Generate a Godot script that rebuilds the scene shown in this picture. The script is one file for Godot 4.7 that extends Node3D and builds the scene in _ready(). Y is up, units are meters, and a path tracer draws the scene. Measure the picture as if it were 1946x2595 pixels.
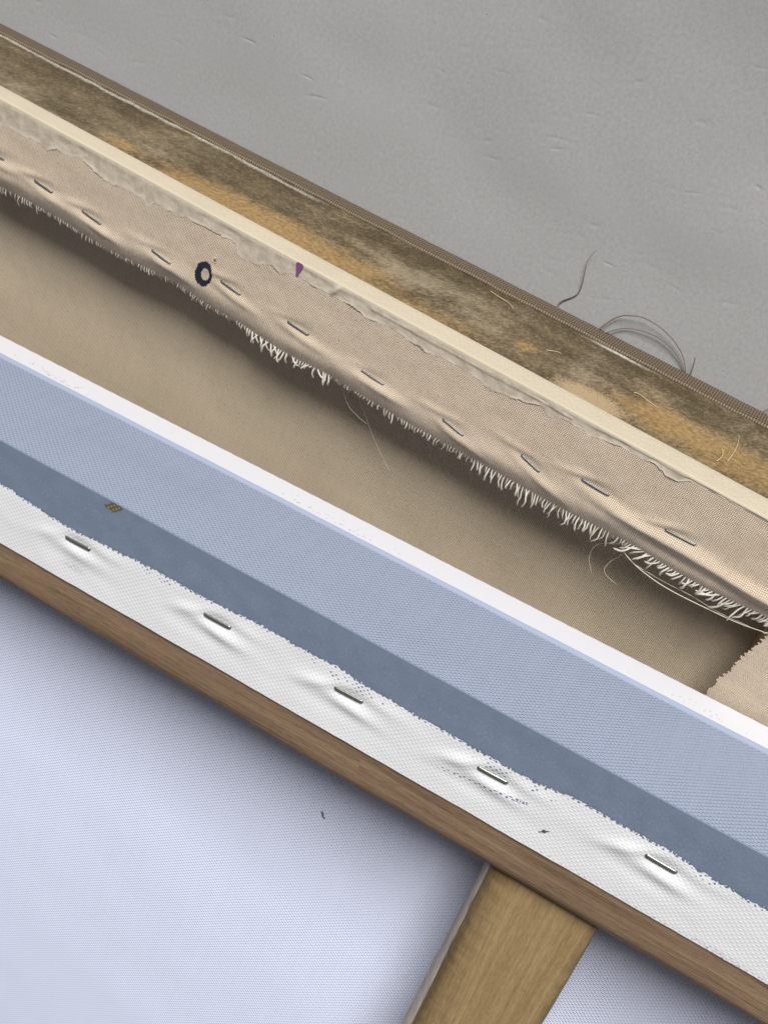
extends Node3D
# Backs of two stretched canvases lying one on the other on a sheet of pale paper. All shapes are given in millimetres and scaled to metres (MM).

const MM := 0.001
var rng := RandomNumberGenerator.new()
var n_low := FastNoiseLite.new()
var n_mid := FastNoiseLite.new()
var n_fine := FastNoiseLite.new()
var used := {}

# weave tiles: one height per texel, 0..1
var raw_h: PackedFloat32Array
var prim_h: PackedFloat32Array
const RAW_N := 64
const RAW_PX := 16
const PRIM_N := 48
const PRIM_PX := 12
const RAW_TILE := Vector2(40.0, 33.0)
const PRIM_TILE := Vector2(48.0, 40.0)

# ---- outlines, in the canvases' own axes: x along the bar, z across it towards the middle of the canvas, y up from the back face
const YAW := 0.0783745
const RAW_THICK := 75.0
const BLUE_THICK := 65.2
const TORN := [[-320.0, 9.0], [-260.0, 8.2], [-240.0, 9.6], [-227.5, 9.27], [-220.1, 8.43], [-209.8, 7.96], [-204.9, 8.78], [-200.7, 6.94], [-196.5, 6.85], [-193.4, 6.66], [-190.2, 4.81], [-188.0, 6.06], [-183.1, 7.26], [-178.3, 8.07], [-173.7, 8.22], [-170.1, 7.28], [-165.1, 7.21], [-161.2, 7.19], [-158.0, 9.43], [-156.0, 6.72], [-151.1, 6.66], [-145.7, 7.1], [-141.5, 5.44], [-132.4, 5.28], [-120.5, 5.2], [-119.0, 8.6], [-115.2, 8.9], [-110.5, 8.2], [-105.4, 5.49], [-100.5, 7.26], [-97.5, 4.55], [-92.5, 4.73], [-87.5, 5.03], [-79.4, 5.08], [-75.4, 4.67], [-69.0, 4.97], [-67.0, 6.13], [-57.3, 4.8], [-46.7, 5.91], [-41.9, 6.32], [-35.5, 5.13], [-24.6, 5.89], [-17.2, 7.33], [-5.8, 4.85], [-0.5, 3.68], [3.1, 5.31], [5.6, 5.98], [6.8, 3.97], [13.2, 3.76], [17.2, 4.71], [23.4, 3.04], [31.6, 2.69], [39.6, 2.01], [44.0, 3.85], [47.3, 3.76], [50.9, 1.6], [58.1, 1.3], [68.5, 1.1], [77.0, 1.0], [140.0, 1.0]]
const FRINGE := [[-320.0, 30.5], [-222.3, 31.8], [-211.7, 31.2], [-195.3, 31.2], [-179.9, 32.0], [-165.1, 31.9], [-152.5, 30.9], [-140.2, 30.1], [-129.0, 31.5], [-111.4, 31.7], [-95.4, 33.0], [-83.7, 32.8], [-71.1, 32.0], [-57.3, 32.6], [-43.2, 33.0], [-28.3, 32.8], [-12.8, 32.6], [-2.2, 32.5], [7.7, 32.6], [21.7, 32.3], [31.7, 31.7], [38.9, 31.2], [48.8, 31.2], [59.6, 31.6], [74.2, 31.5], [92.9, 29.6], [140.0, 28.0]]
const PAINT_EDGE := [[-300.0, 16.0], [-151.1, 15.9], [-136.3, 16.9], [-122.1, 18.2], [-103.8, 16.8], [-83.2, 15.8], [-70.6, 16.4], [-54.0, 15.2], [-39.3, 14.7], [-30.4, 15.0], [-17.6, 14.7], [-1.7, 15.8], [13.4, 15.9], [27.0, 16.2], [40.2, 16.3], [51.7, 16.1], [66.0, 14.0], [80.9, 14.5], [92.8, 14.3], [105.1, 15.4], [122.2, 16.2], [200.0, 16.0]]
const RAW_STAPLES := [[-229.68, 20.51, -222.49, 20.39], [-207.26, 21.21, -198.45, 22.11], [-184.22, 22.6, -174.99, 23.66], [-151.85, 22.45, -142.87, 23.63], [-122.06, 19.78, -113.38, 20.94], [-92.94, 20.78, -84.0, 21.5], [-61.33, 23.31, -51.92, 23.9], [-28.26, 23.9, -19.46, 25.58], [0.77, 21.44, 8.66, 23.62], [21.77, 18.41, 31.88, 18.79], [52.22, 19.38, 62.72, 19.1]]
const BLUE_STAPLES := [[-121.46, 21.84, -111.32, 21.65], [-64.91, 21.49, -54.78, 21.48], [-15.67, 21.68, -5.75, 21.5], [34.16, 21.34, 44.02, 21.32], [87.17, 19.28, 96.76, 19.79]]

var torn_l: PackedFloat32Array
var fringe_l: PackedFloat32Array
var paint_l: PackedFloat32Array

func _ready():
	rng.seed = 7
	# ---- camera, light, exposure
	var cam := Camera3D.new()
	cam.name = "Camera"
	cam.fov = 50.0
	cam.near = 0.02
	cam.far = 20.0
	var bx := Vector3(0.8607270, -0.4215947, -0.2853189)
	var by := -Vector3(0.4354076, 0.3192922, 0.8417082)
	var bz := -Vector3(-0.2637597, -0.8487110, 0.4583890)
	cam.transform = Transform3D(Basis(bx, by, bz), Vector3(63.3063, 404.6074, -183.7255) * MM)
	add_child(cam)
	cam.current = true

	var env := Environment.new()
	env.background_mode = Environment.BG_COLOR
	env.background_color = Color(0.74, 0.745, 0.76)
	env.background_energy_multiplier = 0.16
	env.tonemap_mode = Environment.TONE_MAPPER_LINEAR
	env.tonemap_exposure = 1.15
	env.sdfgi_enabled = true
	env.ssao_enabled = true
	env.ssil_enabled = true
	var we := WorldEnvironment.new()
	we.name = "WorldEnvironment"
	we.environment = env
	add_child(we)

	# the window that lights the table, up and beyond the far edge of the stack
	var lamp := AreaLight3D.new()
	lamp.name = "window_light"
	lamp.area_size = Vector2(1.5, 1.5)
	lamp.light_color = Color(1.0, 0.995, 0.985)
	lamp.light_energy = 18.5
	lamp.shadow_enabled = true
	lamp.area_range = 12.0
	var aim := Vector3(-0.02, 0.08, 0.02)
	var from := aim + Vector3(0.15, 0.58, -0.80).normalized() * 3.5
	lamp.transform = Transform3D(Basis(), from).looking_at(aim, Vector3.UP)
	add_child(lamp)

	# ---- noise and weaves
	n_low.seed = 11
	n_low.frequency = 0.02
	n_low.fractal_octaves = 3
	n_mid.seed = 23
	n_mid.frequency = 0.12
	n_mid.fractal_octaves = 4
	n_fine.seed = 37
	n_fine.frequency = 0.8
	n_fine.fractal_octaves = 2
	torn_l = line_table(TORN)
	fringe_l = line_table(FRINGE)
	paint_l = line_table(PAINT_EDGE)
	raw_h = weave(RAW_N, RAW_PX, 0.07, 5)
	prim_h = weave(PRIM_N, PRIM_PX, 0.05, 9, true)

	build_table()
	build_raw_canvas()
	build_blue_canvas()

# ------------------------------------------------------------------ small helpers
func line_table(pts: Array) -> PackedFloat32Array:
	# value at every quarter millimetre from -320 to 200
	var a := PackedFloat32Array()
	a.resize(2081)
	var k := 0
	for i in 2081:
		var x := -320.0 + i * 0.25
		while k < pts.size() - 2 and float(pts[k + 1][0]) < x:
			k += 1
		var x0: float = pts[k][0]
		var x1: float = pts[k + 1][0]
		var t := clampf((x - x0) / (x1 - x0), 0.0, 1.0)
		a[i] = lerpf(pts[k][1], pts[k + 1][1], t)
	return a

func at_x(a: PackedFloat32Array, x: float) -> float:
	var f := clampf((x + 320.0) * 4.0, 0.0, 2079.0)
	var i := int(f)
	return lerpf(a[i], a[i + 1], f - i)

func numbered(base: String, parent: Node) -> String:
	var key := str(parent.get_instance_id()) + base
	var n: int = used.get(key, 0)
	used[key] = n + 1
	return base if n == 0 else "%s_%03d" % [base, n]

func thing(called: String, label: String, category: String, at: Vector3, turn := 0.0) -> Node3D:
	var o := Node3D.new()
	o.name = called
	o.position = at
	o.rotation.y = turn
	o.set_meta("label", label)
	o.set_meta("category", category)
	add_child(o, true)
	return o

func part(called: String, mesh: Mesh, mat: Material, parent: Node, label := "") -> MeshInstance3D:
	var m := MeshInstance3D.new()
	m.name = numbered(called, parent)
	m.mesh = mesh
	m.material_override = mat
	m.cast_shadow = GeometryInstance3D.SHADOW_CASTING_SETTING_ON
	if label != "":
		m.set_meta("label", label)
	parent.add_child(m, true)
	return m

# A sheet given by fn(u, v) -> Vector3 in millimetres on the grid us x vs. uvf and colf may be empty.
func grid(us: PackedFloat32Array, vs: PackedFloat32Array, fn: Callable, uvf = null, flip := false, colf = null, lift := 0.0, uv2f = null) -> ArrayMesh:
	var nu := us.size()
	var nv := vs.size()
	var p := PackedVector3Array()
	var nn := PackedVector3Array()
	var uv := PackedVector2Array()
	var col := PackedColorArray()
	p.resize(nu * nv)
	nn.resize(nu * nv)
	uv.resize(nu * nv)
	var has_uv := uvf != null
	var has_col := colf != null
	if has_col:
		col.resize(nu * nv)
	var uv2 := PackedVector2Array()
	if uv2f != null:
		for i in nu:
			for j in nv:
				uv2.append(uv2f.call(us[i], vs[j]))
	var k := 0
	for i in nu:
		for j in nv:
			var q: Vector3 = fn.call(us[i], vs[j])
			q.y += lift
			p[k] = q * MM
			if has_uv:
				uv[k] = uvf.call(us[i], vs[j])
			if has_col:
				col[k] = colf.call(us[i], vs[j])
			k += 1
	var s := -1.0 if flip else 1.0
	k = 0
	for i in nu:
		var i0 := maxi(i - 1, 0) * nv
		var i1 := mini(i + 1, nu - 1) * nv
		for j in nv:
			var du := p[i1 + j] - p[i0 + j]
			var dv := p[i * nv + mini(j + 1, nv - 1)] - p[i * nv + maxi(j - 1, 0)]
			nn[k] = (du.cross(dv) * s * 1e6).normalized()
			k += 1
	var idx := PackedInt32Array()
	idx.resize((nu - 1) * (nv - 1) * 6)
	k = 0
	for i in nu - 1:
		for j in nv - 1:
			var a := i * nv + j
			var b := a + nv
			if flip:
				idx[k] = a
				idx[k + 1] = b
				idx[k + 2] = b + 1
				idx[k + 3] = a
				idx[k + 4] = b + 1
				idx[k + 5] = a + 1
			else:
				idx[k] = a
				idx[k + 1] = b + 1
				idx[k + 2] = b
				idx[k + 3] = a
				idx[k + 4] = a + 1
				idx[k + 5] = b + 1
			k += 6
	var arr := []
	arr.resize(Mesh.ARRAY_MAX)
	arr[Mesh.ARRAY_VERTEX] = p
	arr[Mesh.ARRAY_NORMAL] = nn
	arr[Mesh.ARRAY_TEX_UV] = uv
	if has_col:
		arr[Mesh.ARRAY_COLOR] = col
	if uv2f != null:
		arr[Mesh.ARRAY_TEX_UV2] = uv2
	arr[Mesh.ARRAY_INDEX] = idx
	var m := ArrayMesh.new()
	m.add_surface_from_arrays(Mesh.PRIMITIVE_TRIANGLES, arr)
	return m

func steps(a: float, b: float, d: float) -> PackedFloat32Array:
	var n := maxi(int(ceil(absf(b - a) / d)), 1)
	var r := PackedFloat32Array()
	for i in n + 1:
		r.append(lerpf(a, b, float(i) / n))
	return r

func count(n: int) -> PackedFloat32Array:
	var r := PackedFloat32Array()
	for i in n:
		r.append(i)
	return r

# A round thread along points (millimetres), its radius from r0 to r1.
func tube(pts: PackedVector3Array, r0: float, r1: float, sides := 6, lift := 0.0) -> ArrayMesh:
	var n := pts.size()
	var fn := func(u: float, v: float) -> Vector3:
		var i := int(u)
		var t := (pts[mini(i + 1, n - 1)] - pts[maxi(i - 1, 0)]).normalized()
		var a := t.cross(Vector3(0.31, 0.93, 0.17)).normalized()
		var b := t.cross(a)
		var r := lerpf(r0, r1, u / (n - 1))
		if i == n - 1:
			r *= 0.4
		return pts[i] + (a * cos(v) + b * sin(v)) * r
	return grid(count(n), steps(0.0, TAU, TAU / sides), fn, null, true, null, lift)

func smooth_curve(pts: Array, per := 6) -> PackedVector3Array:
	var c := Curve3D.new()
	for i in pts.size():
		var p: Vector3 = pts[i]
		var d: Vector3 = (pts[mini(i + 1, pts.size() - 1)] - pts[maxi(i - 1, 0)]) / 5.0
		c.add_point(p, -d, d)
	var r := PackedVector3Array()
	var n := (pts.size() - 1) * per
	for i in n + 1:
		r.append(c.samplef(float(i) / per))
	return r

# ------------------------------------------------------------------ textures
func weave(n: int, px: int, spread: float, seed_: int, domes := false) -> PackedFloat32Array:
	# plain weave: warp and weft pass over each other in turn
	var r := RandomNumberGenerator.new()
	r.seed = seed_
	var wu := PackedFloat32Array()
	var wv := PackedFloat32Array()
	for i in n:
		wu.append(1.0 + r.randf_range(-spread, spread) * 1.5)
		wv.append(1.0 + r.randf_range(-spread, spread) * 1.5)
	var cell := PackedFloat32Array()
	for i in n * n:
		cell.append(1.0 + r.randf_range(-spread, spread) * 2.4)
	var size := n * px
	var prof := PackedFloat32Array()
	var arch := PackedFloat32Array()
	var arch_d := PackedFloat32Array()
	for i in px:
		var t := (i + 0.5) / px
		prof.append(sqrt(maxf(0.0, 1.0 - pow(absf(2.0 * t - 1.0), 2.2))))
		arch.append(0.45 + 0.55 * sin(PI * t))
		arch_d.append(0.18 + 0.82 * sin(PI * t))
	var a := PackedFloat32Array()
	a.resize(size * size)
	var k := 0
	for y in size:
		var j := y / px
		var fy := y % px
		for x in size:
			var i := x / px
			var fx := x % px
			var h: float
			if domes:
				# size fills the hollows: the raised crossings read as rows of dots
				h = arch_d[fx] * arch_d[fy] * (wu[i] * 1.05 if (i + j) & 1 else 0.28 * wv[j])
			elif (i + j) & 1:
				h = prof[fx] * arch[fy] * wu[i]
			else:
				h = prof[fy] * arch[fx] * wv[j]
			a[k] = clampf(h * cell[j * n + i] * 0.8, 0.0, 1.0)
			k += 1
	return a

func normal_from(h: PackedFloat32Array, w: int, hgt: int, strength: float) -> ImageTexture:
	var im := Image.create_from_data(w, hgt, false, Image.FORMAT_RF, h.to_byte_array())
	im.bump_map_to_normal_map(strength)
	return ImageTexture.create_from_image(im)

func rgb_image(bytes: PackedByteArray, w: int, h: int) -> ImageTexture:
	return ImageTexture.create_from_image(Image.create_from_data(w, h, false, Image.FORMAT_RGB8, bytes))

func srgb8(c: float) -> int:
	c = clampf(c, 0.0, 1.0)
	return int(255.0 * (c * 12.92 if c < 0.0031308 else 1.055 * pow(c, 1.0 / 2.4) - 0.055) + 0.5)

var lut: PackedByteArray
func enc(c: float) -> int:
	if lut.is_empty():
		lut.resize(4097)
		for i in 4097:
			lut[i] = srgb8(i / 4096.0)
	return lut[clampi(int(c * 4096.0), 0, 4096)]

func cloth_material(albedo: Texture2D, normal: Texture2D, tint: Color, depth: float, rough := 0.92) -> StandardMaterial3D:
	var m := StandardMaterial3D.new()
	m.albedo_color = tint
	if albedo:
		m.albedo_texture = albedo
	if normal:
		m.normal_enabled = true
		m.normal_texture = normal
		m.normal_scale = depth
	m.roughness = rough
	m.metallic_specular = 0.25
	return m

func lin(r: float, g: float, b: float) -> Color:
	return Color(r, g, b).linear_to_srgb()

func raw_albedo() -> ImageTexture:
	var size := RAW_N * RAW_PX
	var b := PackedByteArray()
	b.resize(size * size * 3)
	var r := RandomNumberGenerator.new()
	r.seed = 71
	var warp := PackedFloat32Array()
	var weft := PackedFloat32Array()
	for i in RAW_N:
		warp.append(r.randf_range(0.975, 1.025))
		weft.append(r.randf_range(0.975, 1.025))
	var k := 0
	for y in size:
		var j := y / RAW_PX
		for x in size:
			var i := x / RAW_PX
			var h := raw_h[y * size + x]
			# open gaps between the threads, down to the brown underside
			var t := clampf(h * 1.55 + 0.02, 0.0, 1.0)
			var tone := (warp[i] if (i + j) & 1 else weft[j])
			var rr := lerpf(0.13, 0.90, t) * tone
			b[k] = enc(rr)
			b[k + 1] = enc(rr * lerpf(0.72, 0.850, t))
			b[k + 2] = enc(rr * lerpf(0.48, 0.675, t))
			k += 3
	# seed flecks caught in the yarn
	for n in 46:
		var cx := r.randi_range(9, size - 10)
		var cy := r.randi_range(9, size - 10)
		var rad := r.randf_range(2.0, 7.5)
		var dark := r.randf_range(0.35, 0.75)
		for dy in range(-8, 9):
			for dx in range(-8, 9):
				var d := Vector2(dx, dy * 0.8).length()
				if d < rad:
					var q := ((cy + dy) * size + cx + dx) * 3
					b[q] = int(b[q] * lerpf(dark + 0.08, 1.0, d / rad))
					b[q + 1] = int(b[q + 1] * lerpf(dark, 1.0, d / rad))
					b[q + 2] = int(b[q + 2] * lerpf(dark - 0.05, 1.0, d / rad))
	return rgb_image(b, size, size)

func wood_texture(light: Vector3, dark: Vector3, seed_: int, rings: float) -> ImageTexture:
	# grain runs along u; about 300 mm by 40 mm
	var w := 1024
	var h := 256
	var a := FastNoiseLite.new()
	a.seed = seed_
	a.frequency = 1.0
	a.fractal_octaves = 2
	var b := PackedByteArray()
	b.resize(w * h * 3)
	var k := 0
	for y in h:
		for x in w:
			var u := x * 300.0 / w
			var v := y * 40.0 / h
			var bend := a.get_noise_2d(u * 0.005, v * 0.03 + 40.0) * 3.0
			var ring := 0.5 + 0.5 * sin((v + bend) * rings)
			var band := a.get_noise_2d(u * 0.004 + 70.0, (v + bend) * 0.55)
			var line := a.get_noise_2d(u * 0.016, (v + bend * 0.5) * 3.2)
			var pore := a.get_noise_2d(u * 0.16, v * 5.5)
			var fib := a.get_noise_2d(u * 0.12 + 90.0, v * 7.0)
			var blot := a.get_noise_2d(u * 0.02 + 33.0, v * 0.10)
			var t := 0.42 + 0.20 * (ring - 0.5) + 0.30 * band + 0.30 * line + 0.16 * blot + 0.16 * fib
			if pore < -0.40:
				t += 0.28
			elif pore > 0.46:
				t -= 0.25
			t = clampf(t, -0.2, 1.2)
			var c := light.lerp(dark, t)
			b[k] = enc(c.x)
			b[k + 1] = enc(c.y)
			b[k + 2] = enc(c.z)
			k += 3
	return rgb_image(b, w, h)

func wood_normal(seed_: int) -> ImageTexture:
	var w := 512
	var h := 256
	var a := FastNoiseLite.new()
	a.seed = seed_
	a.frequency = 1.0
	a.fractal_octaves = 3
	var f := PackedFloat32Array()
	f.resize(w * h)
	for y in h:
		for x in w:
			f[y * w + x] = 0.5 + 0.5 * a.get_noise_2d(x * 0.05, y * 0.45)
	return normal_from(f, w, h, 2.0)

func blob(x: float, y: float, cx: float, cy: float, rx: float, ry: float) -> float:
	var dx := (x - cx) / rx
	var dy := (y - cy) / ry
	return exp(-(dx * dx + dy * dy))

# old glue and paper left on the side of the raw canvas; covers x -320..120, y -8..-66 mm
func stain_texture() -> ImageTexture:
	var w := 2048
	var h := 288
	var b := PackedByteArray()
	b.resize(w * h * 3)
	var size := RAW_N * RAW_PX
	var k := 0
	for iy in h:
		var y := -8.0 - 58.0 * iy / h
		var t := clampf((-y - 10.0) / 53.0, 0.0, 1.0)
		for ix in w:
			var x := -320.0 + 440.0 * ix / w
			var nl := n_low.get_noise_2d(x, y * 2.0 + 300.0)
			var nm := n_mid.get_noise_2d(x, y + 100.0)
			var nf := n_fine.get_noise_2d(x, y)
			var nf2 := n_fine.get_noise_2d(x * 0.5 + 700.0, y * 0.5)
			var tx := int(fposmod(x / RAW_TILE.x, 1.0) * size)
			var ty := int(fposmod(y / RAW_TILE.y, 1.0) * size)
			var wv := raw_h[ty * size + tx]
			# olive brown glue-soaked cloth
			var fib := n_fine.get_noise_2d(x * 0.9 + y * 0.5, y * 0.35 + 50.0)
			var d := clampf(0.42 + 0.24 * nm + 0.40 * nl + 0.22 * fib + 0.45 * nf - 0.25 * smoothstep(0.45, 0.9, t), 0.0, 1.0)
			var c := Vector3(0.095, 0.068, 0.037).lerp(Vector3(0.270, 0.208, 0.125), d)
			c *= 0.92 + 0.25 * nf2
			if nf + 0.5 * fib > 0.22 and nf2 < 0.15:
				c *= 0.70
			# grey-white film of paper
			var film := smoothstep(-0.10, 0.70, nm * 0.18 + nl * 0.35 + 0.30 * fib + 0.0 + 0.34 * blob(x, y, -66.0, -34.0, 26.0, 14.0) + 0.30 * blob(x, y, 2.0, -38.0, 9.0, 16.0) + 0.22 * blob(x, y, -232.0, -16.0, 26.0, 10.0) + 0.26 * blob(x, y, -180.0, -24.0, 12.0, 8.0) + 0.3 * blob(x, y, 42.0, -20.0, 7.0, 8.0) - 0.55 * blob(x, y, -14.0, -40.0, 9.0, 22.0) - 0.3 * blob(x, y, -240.0, -42.0, 40.0, 16.0) - 0.25 * blob(x, y, -130.0, -42.0, 40.0, 12.0))
			c = c.lerp(Vector3(0.36, 0.305, 0.215), film * (0.72 - 0.25 * smoothstep(0.4, 0.85, t)))
			# ochre glue, heavier towards the tape
			var oc := 0.9 * blob(x, y, -187.0, -17.0, 8.0, 6.0) + 1.0 * blob(x, y, -152.0, -14.0, 22.0, 13.0) + 1.1 * blob(x, y, -120.0, -15.0, 26.0, 15.0) + 0.85 * blob(x, y, -84.0, -17.0, 20.0, 13.0) + 0.7 * blob(x, y, -48.0, -14.0, 20.0, 9.0) + 1.0 * blob(x, y, -19.0, -29.0, 5.0, 5.0) + 1.1 * blob(x, y, 34.0, -26.0, 20.0, 13.0) + 0.9 * blob(x, y, 66.0, -24.0, 20.0, 16.0)
			oc = smoothstep(0.10, 1.05, oc + 0.22 * nm + 0.30 * nl + 0.22 * fib + 0.15 * nf)
			c = c.lerp(Vector3(0.40, 0.255, 0.105) * (0.86 + 0.30 * nf2), oc * 0.82)
			# pale peach scrap with a clean edge
			var pe := blob(x, y, 10.0, -15.0, 15.0, 9.0) + 0.25 * nf
			if x < -4.5 + 1.2 * nm:
				pe = 0.0
			c = c.lerp(Vector3(0.46, 0.335, 0.195), smoothstep(0.25, 0.75, pe) * 0.85)
			# white paper fibres along the front edge
			var wl := smoothstep(0.0, 1.0, 1.0 - absf(y + 61.0 + 2.2 * nl) / (2.8 + 2.0 * nm)) * smoothstep(-110.0, -170.0, x + 40.0 * nl) * 0.75
			wl = maxf(wl, smoothstep(0.0, 1.0, 1.0 - absf(y + 61.5) / 2.0) * blob(x, y, 6.0, -61.5, 9.0, 6.0) * 1.4)
			c = c.lerp(Vector3(0.62, 0.58, 0.50), clampf(wl * (0.75 + 0.9 * nf), 0.0, 0.85))
			# dark specks and rusty scratches
			if nf > 0.56 and nf2 < 0.0:
				c *= 0.55
			var rs := absf(n_mid.get_noise_2d(x * 0.35 + 500.0, y * 0.35))
			if rs < 0.006 and nl > 0.02:
				c = c.lerp(Vector3(0.20, 0.085, 0.03), 0.6)
			b[k] = enc(c.x)
			b[k + 1] = enc(c.y)
			b[k + 2] = enc(c.z)
			k += 3
	return rgb_image(b, w, h)

# back of the blue canvas: paint that stops in a ragged line, bare primed cloth beyond; covers x -160..140, z 0..38.6 mm
var fold_normal: ImageTexture
func fold_texture() -> ImageTexture:
	var w := 2048
	var h := 264
	var b := PackedByteArray()
	b.resize(w * h * 3)
	var hh := PackedFloat32Array()
	hh.resize(w * h)
	var size := PRIM_N * PRIM_PX
	var k := 0
	for iz in h:
		var z := 38.6 * iz / h
		for ix in w:
			var x := -160.0 + 300.0 * ix / w
			var tx := int(fposmod(x / PRIM_TILE.x, 1.0) * size)
			var tz := int(fposmod(z / PRIM_TILE.y, 1.0) * size)
			var wv := prim_h[tz * size + tx]
			var nf := n_fine.get_noise_2d(x, z)
			var nm := n_mid.get_noise_2d(x, z)
			var d := at_x(paint_l, x) - z + (wv - 0.33) * 1.0 + nf * 0.7 + nm * 0.6
			# where the brush ran dry the paint sits on the thread tops only
			var dry := blob(x, z, -12.0, 17.0, 14.0, 2.2) + blob(x, z, 50.0, 18.5, 18.0, 2.6) + 0.7 * blob(x, z, -84.0, 17.5, 10.0, 1.6) + 0.6 * blob(x, z, 100.0, 16.5, 14.0, 1.8)
			var on := d > 0.0 or (dry > 0.35 and nm > 0.05 and wv * 1.15 + nf * 0.4 > 0.74 - 0.14 * dry and d > -3.2)
			var streak_z := 28.4 - (x - 24.5) * 0.150
			if x > 24.0 and x < 52.0 and absf(z - streak_z) < 0.55 and wv * 1.15 + nf * 0.35 > 0.56 - 0.012 * (x - 24.0):
				on = true
			var c := Vector3(0.725, 0.725, 0.745)
			c *= 0.97 + 0.05 * wv
			var height := wv
			if on:
				var v := 1.0 + 0.07 * nm + 0.06 * nf
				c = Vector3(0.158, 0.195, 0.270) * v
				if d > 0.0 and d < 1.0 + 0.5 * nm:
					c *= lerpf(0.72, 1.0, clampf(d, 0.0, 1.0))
				# paint fills the weave
				height = 0.45 + 0.14 * wv + 0.10 * nf + (0.12 if d < 0.7 else 0.0)
				var sc := absf(z - 8.5 - 2.0 * nm)
				if sc < 3.0 and nf > 0.45:
					c *= 1.10
				# scraped patch showing the brown cloth
				var kx := (x + 105.6) / 4.2
				var kz := (z - 1.9 + (x + 105.6) * 0.25) / 2.6
				if absf(kx) + absf(kz) < 0.9 + 0.3 * nf:
					c = Vector3(0.30, 0.255, 0.165).lerp(Vector3(0.10, 0.085, 0.055), clampf(1.25 - wv * 1.6, 0.0, 1.0))
					height = wv
			else:
				# grubby touch marks
				var g := 0.55 * blob(x, z, -116.5, 31.5, 5.0, 1.5) + 0.35 * blob(x, z, 26.0, 28.8, 8.0, 1.2) + 0.3 * blob(x, z, -109.0, 26.0, 5.0, 1.2) + 0.35 * blob(x, z, 118.0, 37.5, 14.0, 1.2) * (1.0 + nf)
				c = c.lerp(Vector3(0.34, 0.32, 0.31), clampf(g * (0.75 + 0.9 * nf), 0.0, 0.8))
				var star := Vector2(x - 59.4, z - 30.3)
				if absf(star.x * 0.9 + star.y * 0.4) + absf(star.y) * 0.7 < 0.75 + 0.7 * nf or (absf(star.y + star.x * 0.8) < 0.22 and star.length() < 1.8):
					c = Vector3(0.075, 0.075, 0.11)
				if z > 36.8 and nf > 0.40 + (38.6 - z) * 0.16 and x > 60.0:
					c *= 0.42
			b[k] = enc(c.x)
			b[k + 1] = enc(c.y)
			b[k + 2] = enc(c.z)
			hh[iz * w + ix] = height
			k += 3
	fold_normal = normal_from(hh, w, h, 0.85)
	return rgb_image(b, w, h)

func paper_normal() -> ImageTexture:
	# a few small dents and a faint tooth; 260 mm a side
	var size := 1024
	var f := PackedFloat32Array()
	f.resize(size * size)
	var im := n_fine.get_seamless_image(size, size)
	var k := 0
	var data := im.get_data()
	var bpp := data.size() / (size * size)
	for i in size * size:
		f[i] = 0.5 + data[i * bpp] / 255.0 * 0.02
	var r := RandomNumberGenerator.new()
	r.seed = 41
	for n in 150:
		var cx := r.randi_range(0, size - 1)
		var cy := r.randi_range(0, size - 1)
		var ang := r.randf_range(-0.35, 0.25)
		var lx := r.randf_range(5.0, 15.0)
		var ly := r.randf_range(1.6, 3.4)
		var deep := r.randf_range(0.05, 0.22) * (1.0 if r.randf() < 0.4 else 0.45)
		for dy in range(-22, 23):
			for dx in range(-44, 45):
				var u := dx * cos(ang) + dy * sin(ang)
				var v := -dx * sin(ang) + dy * cos(ang) - u * u * 0.003
				var g := exp(-(u * u) / (lx * lx) - (v * v) / (ly * ly))
				if g > 0.02:
					var q := posmod(cy + dy, size) * size + posmod(cx + dx, size)
					f[q] -= g * deep
	return normal_from(f, size, size, 4.0)

# ------------------------------------------------------------------ the sheet they lie on
func build_table():
	var m := StandardMaterial3D.new()
	m.albedo_color = lin(0.365, 0.364, 0.365)
	m.roughness = 0.75
	m.metallic_specular = 0.3
	var grain := PackedByteArray()
	grain.resize(1024 * 1024 * 3)
	var gi := n_fine.get_seamless_image(1024, 1024)
	var si := n_mid.get_seamless_image(1024, 1024)
	gi.convert(Image.FORMAT_L8)
	si.convert(Image.FORMAT_L8)
	var gd := gi.get_data()
	var sd := si.get_data()
	for i in 1024 * 1024:
		var t := 238 + (gd[i] - 128) / 9 + (sd[i] - 128) / 12
		grain[i * 3] = t
		grain[i * 3 + 1] = t
		grain[i * 3 + 2] = t
	m.albedo_texture = rgb_image(grain, 1024, 1024)
	m.normal_enabled = true
	m.normal_texture = paper_normal()
	m.normal_scale = 0.75
	var us := steps(-900.0, 700.0, 8.0)
	var vs := steps(-420.0, 800.0, 8.0)
	var fn := func(u: float, v: float) -> Vector3:
		# the sheet swells gently; the curl at far right is added to darken it
		var far_ := clampf((-v - 105.0) / 170.0, 0.0, 2.0)
		var away := smoothstep(-190.0, 60.0, u)
		var y := 17.0 * far_ * far_ * (0.25 + 0.75 * away)
		y += 1.6 * n_low.get_noise_2d(u * 0.35, v * 0.6) * clampf((-v - 85.0) / 30.0, 0.0, 1.0)
		return Vector3(u, y, v)
	var uvf := func(u: float, v: float) -> Vector2: return Vector2(u, v) / 260.0
	var sheet := part("tabletop", grid(us, vs, fn, uvf, true), m, self, "pale grey dented matt surface under both canvases")
	sheet.set_meta("kind", "structure")

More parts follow.
